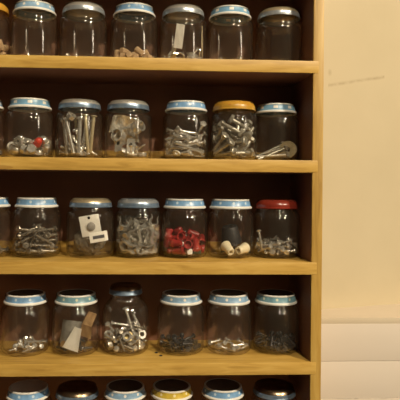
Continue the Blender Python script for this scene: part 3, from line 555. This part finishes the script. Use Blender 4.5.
LIDS = {k: lid_meshes(*v) for k, v in dict(
    blue=('step', M['lid_white'], M['band_blue']), bright=('step', M['lid_white'], M['band_bright']), teal=('step', M['lid_white'], M['band_teal']),
    whitetop=('step', M['lid_white'], M['band_bright'], 1., 'lid_white'), check=('step', M['lid_white'], M['band_square']), tin=('dome', M['tin'], M['band_pale']), tinblue=('dome', M['tin'], M['band_steel']),
    gold=('dome', M['gold_tin'], M['band_steel']), goldpale=('dome', M['gold_tin'], M['band_pale']), yellow=('dome', M['yellow_lid'], M['band_orange']), palesteel=('dome', M['band_pale'], M['band_steel']),
    red=('dome', M['red_lid'], M['red_lid']), yellowstep=('step', M['lid_white'], M['band_yellow']), dark=('dome', M['dark_tin'], M['band_steel']), tall=('dome', M['dark_tin'], M['band_steel'], .78),
    plainyellow=('dome', M['yellow_lid'], M['yellow_lid']), deep=('dome', M['tin'], M['band_steel'])).items()}

JARS = {  # lid style and label
 'A0': ('plainyellow', 'glass jar with plain yellow lid and tan wall plugs, top row'),
 'A1': ('blue', 'nearly empty blue-lidded jar between yellow-lidded and silver-lidded jars, top row'),
 'A2': ('tin', 'silver-lidded jar with a few tacks and bits covering its bottom, top row'),
 'A3': ('bright', 'blue-lidded glass jar with tan plugs on its bottom, top row'),
 'A4': ('tin', 'silver-lidded jar with white paper tag, hooks and clips inside, top row'),
 'A5': ('check', 'nearly empty blue-lidded jar beside the jar holding a paper tag, top row'),
 'A6': ('goldpale', 'nearly empty jar with brassy lid next to the side panel, top row'),
 'B0': ('blue', 'glass jar cut by the picture edge, nuts inside, second row'),
 'B1': ('check', 'blue-lidded jar of shiny nuts with one red cap, second row'),
 'B2': ('deep', 'silver-blue lidded jar with long bolts and nails standing on end'),
 'B3': ('tinblue', 'silver domed lid jar packed with metal brackets and bands, second row'),
 'B4': ('bright', 'blue-lidded jar of long screws and pale washers, second row'),
 'B5': ('yellow', 'jar full of hex bolts under a yellow-orange lid, second row'),
 'B6': ('check', 'blue-lidded jar with long bolts lying behind a thick round spacer'),
 'C0': ('bright', 'blue-lidded jar cut by the picture edge, dark screws inside, third row'),
 'C1': ('bright', 'blue-lidded jar with a tall heap of dark screws, third row'),
 'C2': ('gold', 'gold-topped lid jar holding carded fittings and plastic bag, third row'),
 'C3': ('palesteel', 'grey-blue steel lid jar half full of shiny spring clips, third row'),
 'C4': ('bright', 'blue-lidded jar with red wire connectors inside, third row'),
 'C5': ('bright', 'blue-lidded jar with two ivory spools and black rubber stopper, third row'),
 'C6': ('red', 'red-lidded jar with silver screws, end of third row'),
 'D0': ('blue', 'glass jar almost wholly outside the picture at the fourth row end'),
 'D1': ('bright', 'blue-lidded jar with scattered small silver screws, fourth row'),
 'D2': ('teal', 'blue-lidded jar with bent paper, grey rag and cardboard, fourth row'),
 'D3': ('tall', 'taller narrow-necked jar of mixed screws with dark lid, fourth row'),
 'D4': ('blue', 'blue-lidded jar of small dark screws right after the tall jar'),
 'D5': ('blue', 'blue-lidded jar with few silver screws in mid bottom, fourth row'),
 'D6': ('teal', 'teal-lidded jar of dark screws next to the side panel, fourth row'),
 'E0': ('blue', 'jar almost wholly outside the picture at the bottom row end'),
 'E1': ('whitetop', 'first fully seen blue jar lid of the bottom row, white-topped'),
 'E2': ('dark', 'brownish metal jar lid between two blue lids, bottom row'),
 'E3': ('blue', 'white-rimmed blue jar lid beside the yellow lid, bottom row'),
 'E4': ('yellowstep', 'white-rimmed yellow jar lid, bottom row'),
 'E5': ('bright', 'blue dotted jar lid between yellow and dark lids, bottom row'),
 'E6': ('dark', 'dark metal jar lid nearest the side panel, bottom row'),
}
JARS['D4'] = ('blue', 'blue-lidded jar of small dark screws beside the tall jar')
def jar_at(j):
    z, y, xs = ROWS[j[0]]; y += {'B5': -.0085, 'B6': .0095}.get(j, 0); return Vector((xs[int(j[1])], y, z+.0002))
protos = {}
rnd = random.Random(11)
for j, (style, label) in JARS.items():
    if j in ('D0', 'E0'): continue
    tall = j == 'D3'
    wide = j in ('A2', 'A3', 'A4', 'B1', 'B2', 'B3', 'C1', 'C2', 'D1', 'D2', 'D4'); key = (style, tall, wide)
    if key not in protos:
        root = bpy.data.objects.new('glass_jar', None); C.objects.link(root)
        obj('glass_body', GLASS_TALL if tall else GLASS_WIDE if wide else GLASS, root)
        l = obj('lid', LIDS[style][0], root, (0, 0, .0845 if tall else H)); obj('lid_band', LIDS[style][1], l)
        protos[key] = root
    else:
        src = protos[key]; root = src.copy(); C.objects.link(root)
        for ch in src.children:
            c = ch.copy(); C.objects.link(c); c.parent = root
            for g in ch.children:
                d = g.copy(); C.objects.link(d); d.parent = c
    root.location = jar_at(j); root.rotation_euler = (0, 0, rnd.uniform(0, 6.28))
    tag(root, label, 'jar', {'A': 'jars on the top row', 'B': 'jars on the second row', 'C': 'jars on the third row', 'D': 'jars on the fourth row', 'E': 'jars on the bottom row'}[j[0]])

# ------------------------------------------------------------------ what the jars hold
M['steel'] = noisy('bright_zinc', (.58, .56, .52), (.90, .88, .82), 420, .24, metal=.75)
M['dull'] = noisy('dull_galvanised_steel', (.36, .34, .29), (.58, .55, .47), 300, .34, metal=.65)
M['brassy'] = noisy('yellow_passivated_steel', (.50, .43, .27), (.64, .55, .36), 260, .36, metal=.45)
M['dark'] = noisy('blackened_steel', (.02, .02, .022), (.075, .07, .07), 300, .36, metal=.5)
M['bronze'] = noisy('bronzed_steel', (.14, .12, .095), (.46, .41, .34), 400, .25, metal=.6)
M['hole'] = noisy('dark_gap', (.012, .01, .008), (.02, .017, .012), 30, .8)
M['red'] = noisy('red_plastic', (.26, .014, .014), (.38, .03, .025), 90, .38)
M['bright_red'] = noisy('bright_red_plastic', (.55, .03, .015), (.62, .05, .025), 90, .38)
M['green'] = noisy('dark_green_plastic', (.02, .05, .035), (.04, .08, .05), 90, .4)
M['ivory'] = noisy('ivory_plastic', (.80, .70, .48), (.88, .79, .58), 70, .45)
M['rubber'] = noisy('black_rubber', (.008, .008, .010), (.022, .02, .022), 60, .55)
M['tan'] = noisy('tan_fibre', (.36, .23, .12), (.50, .35, .20), 120, .75)
M['paper'] = noisy('white_paper', (.80, .78, .72), (.90, .87, .81), 120, .8)
M['cream_paper'] = noisy('cream_paper', (.56, .47, .31), (.68, .58, .40), 120, .8)
M['print'] = noisy('dark_grey_print', (.05, .05, .06), (.10, .10, .11), 200, .7)
M['bubble'] = noisy('smoky_bubble', (.24, .22, .20), (.40, .38, .35), 160, .2)
M['bag'] = noisy('crumpled_film', (.16, .135, .10), (.34, .295, .23), 90, .22)
M['rag'] = noisy('grey_cloth', (.36, .35, .32), (.48, .46, .42), 160, .9)
M['kraft'] = noisy('brown_card', (.52, .33, .15), (.66, .44, .22), 90, .85)
M['wood_bits'] = noisy('yellow_brass', (.52, .40, .18), (.66, .52, .27), 120, .35, metal=.9)

NAMES = dict(dscrew='screw', mscrew='screw', sscrew='screw', lscrew='screw', tack='screw', bit='hex_nut', ring='washer', bolt='hex_bolt', bbolt='hex_bolt', longbolt='hex_bolt', spike='hex_bolt',
    nail='nail', nut='hex_nut', capnut='cap_nut', sqnut='square_nut', washer='washer', swasher='washer', wheel='round_spacer', wirenut='wire_connector', clip='spring_clip', hook='wire_hook',
    spool='spool', stopper='rubber_stopper', plug='wall_plug', bracket='angle_bracket', band='clamp_band', shell='curved_plate', disc='brass_disc', ptag='paper_tag', ntag='paper_tag',
    hangcard='blister_card', labelcard='label_card', bag='plastic_bag', greyrag='cloth_rag', ppaper='paper_scrap', cardboard='cardboard_scrap', chip='cardboard_scrap', redcap='wire_connector', greenbit='wall_plug')
# material of a kind, by jar where it differs
MATS = dict(dscrew='dark', mscrew='bronze', sscrew='steel', lscrew='steel', tack='steel', bit='steel', ring='steel', bbolt='dull', longbolt='dull', spike='steel', nail='dull', nut='steel', capnut='steel', sqnut='steel',
    swasher='lid_white', wheel='brassy', wirenut='red', clip='steel', hook='steel', spool='ivory', stopper='rubber', plug='tan', band='steel', shell='steel', disc='wood_bits', ptag='paper', ntag='cream_paper',
    bag='bag', greyrag='rag', ppaper='paper', cardboard='kraft', chip='kraft', redcap='bright_red', greenbit='green')
OVER = {('C1', 'dscrew'): 'bronze', ('C0', 'dscrew'): 'bronze', ('D3', 'dscrew'): 'bronze', ('C4', 'plug'): 'paper', ('D2', 'dscrew'): 'dark', ('A3', 'plug'): 'tan', ('B2', 'nail'): 'brassy', ('A2', 'tack'): 'dull', ('B5', 'bbolt'): 'dull'}
WHERE = {'A0': 'jar with plain yellow lid, top row', 'A1': 'nearly empty blue-lidded jar beside the plain yellow lid', 'A2': 'silver-lidded jar between two blue lids, top row', 'A3': 'blue-lidded jar of tan plugs, top row',
    'A4': 'silver-lidded jar with paper tag, top row', 'A5': 'blue-lidded jar beside the paper-tag jar, top row', 'A6': 'brassy-lidded jar next to the side panel', 'B0': 'jar cut by the picture edge, second row',
    'B1': 'blue-lidded jar of nuts, second row', 'B2': 'silver-blue lidded jar, second row', 'B3': 'domed silver lid jar of brackets', 'B4': 'blue-lidded jar of long screws, second row', 'B5': 'jar under the yellow-orange lid',
    'B6': 'blue-lidded jar with thick spacer, second row', 'C0': 'jar cut by the picture edge, third row', 'C1': 'blue-lidded jar of dark screws, third row', 'C2': 'gold-topped jar, third row',
    'C3': 'steel-lidded jar of clips, third row', 'C4': 'blue-lidded jar of red connectors', 'C5': 'blue-lidded jar with ivory spools', 'C6': 'red-lidded jar', 'D0': '', 'D1': 'blue-lidded jar of sparse silver screws, fourth row',
    'D2': 'jar of paper and cardboard scraps, fourth row', 'D3': 'tall narrow-necked jar, fourth row', 'D4': 'blue-lidded jar beside the tall jar', 'D5': 'sparse blue-lidded jar near teal lid, fourth row', 'D6': 'teal-lidded jar next to the side panel'}
LOOK = dict(greenbit='dark green plug among red ones in', mscrew='dark bronze screw in heap in', dscrew='small dark screw in heap in', sscrew='silver screw lying in', lscrew='long silver screw in', tack='tiny short screw on bottom of', bit='tiny nut on bottom of', ring='tiny thin ring on bottom of',
    bbolt='thick hex bolt in', longbolt='long thin bolt lying in', spike='long bolt standing in', nail='brassy nail standing in', nut='shiny hex nut in', capnut='rounded cap nut in', swasher='pale washer in', wirenut='red wire connector in',
    clip='shiny spring clip in', hook='bent wire hook in', plug='tan plug in', chip='small brown chip in')
SINGLE = {  # things placed one by one
 ('A4', 'ptag'): 'white paper tag leaning upright in silver-lidded jar', ('A4', 'ntag'): 'narrow cream paper strip at side of paper-tag jar',
 ('B6', 'wheel'): 'thick round spacer with hole, standing in front of long bolts', ('C2', 'hangcard'): 'pale blister card tilted in gold-topped jar', ('C2', 'labelcard'): 'white card with dark printed bar in gold-topped jar',
 ('C2', 'bag'): 'crumpled plastic bag filling lower part of gold-topped jar', ('C5', 'stopper'): 'black rubber stopper behind two ivory spools', ('D2', 'greyrag'): 'bent grey cloth rag standing in jar of scraps',
 ('D2', 'ppaper'): 'white paper scrap at front of jar of scraps', ('D2', 'cardboard'): 'folded brown cardboard scrap standing in jar of scraps', ('D3', 'disc'): 'round brass disc facing out in tall jar',
 ('D3', 'sqnut'): 'square nut beside brass disc in tall jar', ('B1', 'redcap'): 'single bright red wire connector among shiny nuts, second row',
}
MULTI = {('B3', 'shell'): ['broad curved steel plate at top of bracket jar', 'curved steel plate at back of bracket jar, lower one'], ('B3', 'band'): ['bright clamp band near top of bracket jar', 'clamp band on edge behind brackets, lower in bracket jar'],
 ('B3', 'bracket'): ['angle bracket lying at middle front of bracket jar', 'angle bracket standing below the bright clamp band', 'angle bracket beside the lower clamp band, bracket jar'],
 ('C5', 'spool'): ['ivory spool lying below black stopper, nearer red connectors', 'ivory spool lying below black stopper, nearer red-lidded jar']}
meshes = {}
def item_mesh(kind, mk):
    if (kind, mk) not in meshes:
        bm = KINDS[kind]()
        if kind == 'labelcard': mats = [M['paper'], M['print']]
        elif kind == 'hangcard': mats = [M['paper'], M['bubble'], M['hole']]
        elif kind == 'bracket': mats = [M['steel'], M['hole']]
        else: mats = M[mk]
        meshes[(kind, mk)] = mesh(NAMES[kind], bm, mats)
    return meshes[(kind, mk)]
for j, kinds in PILES.items():
    if j in ('D0',): continue
    base = jar_at(j)
    for kind, s in kinds.items():
        rows = [[int(v) for v in t.split(',')] for t in s.split()]
        me = item_mesh(kind, OVER.get((j, kind), MATS.get(kind, 'steel')))
        for i, (x, y, z, rx, ry, rz) in enumerate(rows):
            o = obj(NAMES[kind], me, None, base + Vector((x, y, z))*1e-4)
            o.rotation_euler = [math.radians(a) for a in (rx, ry, rz)]
            cat = NAMES[kind].replace('_', ' ')
            if (j, kind) in SINGLE: tag(o, SINGLE[(j, kind)], cat)
            elif (j, kind) in MULTI: tag(o, MULTI[(j, kind)][i], cat, cat + 's in ' + WHERE[j])
            elif (j, kind) == ('D3', 'lscrew') and i == 0: tag(o, 'longest silver screw leaning upright above the brass disc in tall jar', cat)
            else:
                look = LOOK[kind]
                if j == 'C4' and kind == 'plug': look = 'white plug among red connectors in'
                lb = look + ' ' + WHERE[j]
                if len(lb.split()) > 16: lb = ' '.join(lb.split()[:16])
                tag(o, lb, cat, lb)
# two tiny wire rings lying loose on the fourth shelf
me = mesh('wire_ring', bm_washer(.0021, .0012, .0008), M['dark'])
for (x, y), lb in (((.0232, .0386), 'tiny dark wire ring loose on fourth shelf, closer to tall jar'), ((.0284, .0266), 'tiny dark wire ring loose on fourth shelf, closer to shelf front')):
    o = obj('wire_ring', me, None, (x, y, ROWS['D'][0]+.0006)); tag(o, lb, 'ring')

# ------------------------------------------------------------------ light
def lamp(name, az, dist, h, power, r=.03, col=(1, .85, .62)):
    ld = bpy.data.lights.new(name, 'POINT'); ld.energy = power; ld.shadow_soft_size = r; ld.color = col
    o = bpy.data.objects.new(name, ld); C.objects.link(o)
    o.location = (.05+dist*math.sin(math.radians(az)), -dist*math.cos(math.radians(az)), h); return o
for a in LAMPS: lamp(*a)
ld = bpy.data.lights.new('far_window_light', 'AREA'); ld.shape = 'RECTANGLE'; ld.size = .13; ld.size_y = .62; ld.energy = FARP; ld.color = (1, .86, .66)
o = bpy.data.objects.new('far_window_light', ld); C.objects.link(o); o.location = (2.45, -1.95, .85)
o.rotation_euler = (Vector((0, 0, .16)) - o.location).to_track_quat('-Z', 'Y').to_euler()
w = bpy.data.worlds.new('room_glow'); bpy.context.scene.world = w; w.use_nodes = True
nt = w.node_tree; bg = nt.nodes['Background']
tc = nd(nt, 'ShaderNodeTexCoord'); sp = nd(nt, 'ShaderNodeSeparateXYZ'); nt.links.new(tc.outputs['Generated'], sp.inputs[0])
f = mathn(nt, 'ADD', mathn(nt, 'MULTIPLY', sp.outputs['Z'], .5), .5)
nt.links.new(ramp(nt, f, [(0, (.45, .30, .17)), (.45, (.75, .55, .34)), (.8, (1., .80, .54))]), bg.inputs[0]); bg.inputs[1].default_value = AMB

# ------------------------------------------------------------------ camera (the photo is a crop taken off the lens axis, hence the shift)
cd = bpy.data.cameras.new('camera'); cam = bpy.data.objects.new('camera', cd); C.objects.link(cam)
cd.sensor_width = 36; cd.sensor_fit = 'HORIZONTAL'; cd.lens = 36*540/400
cd.shift_x = (200-165)/400; cd.shift_y = -(200-185)/400
cd.clip_start = .02
yaw, roll = .0474284, .00938073
R3 = Matrix.Rotation(-yaw, 3, 'Z') @ Matrix.Rotation(PI/2, 3, 'X') @ Matrix.Rotation(ROLLSIGN*roll, 3, 'Z')
cam.matrix_world = Matrix.Translation((0, -.64, 0)) @ R3.to_4x4()
sc = bpy.context.scene; sc.camera = cam
sc.view_settings.view_transform = 'Standard'; sc.view_settings.look = 'None'; sc.view_settings.exposure = EXPO
sc.cycles.max_bounces = 10; sc.cycles.transparent_max_bounces = 32; sc.cycles.glossy_bounces = 5; sc.cycles.diffuse_bounces = 4
sc.cycles.sample_clamp_indirect = 4
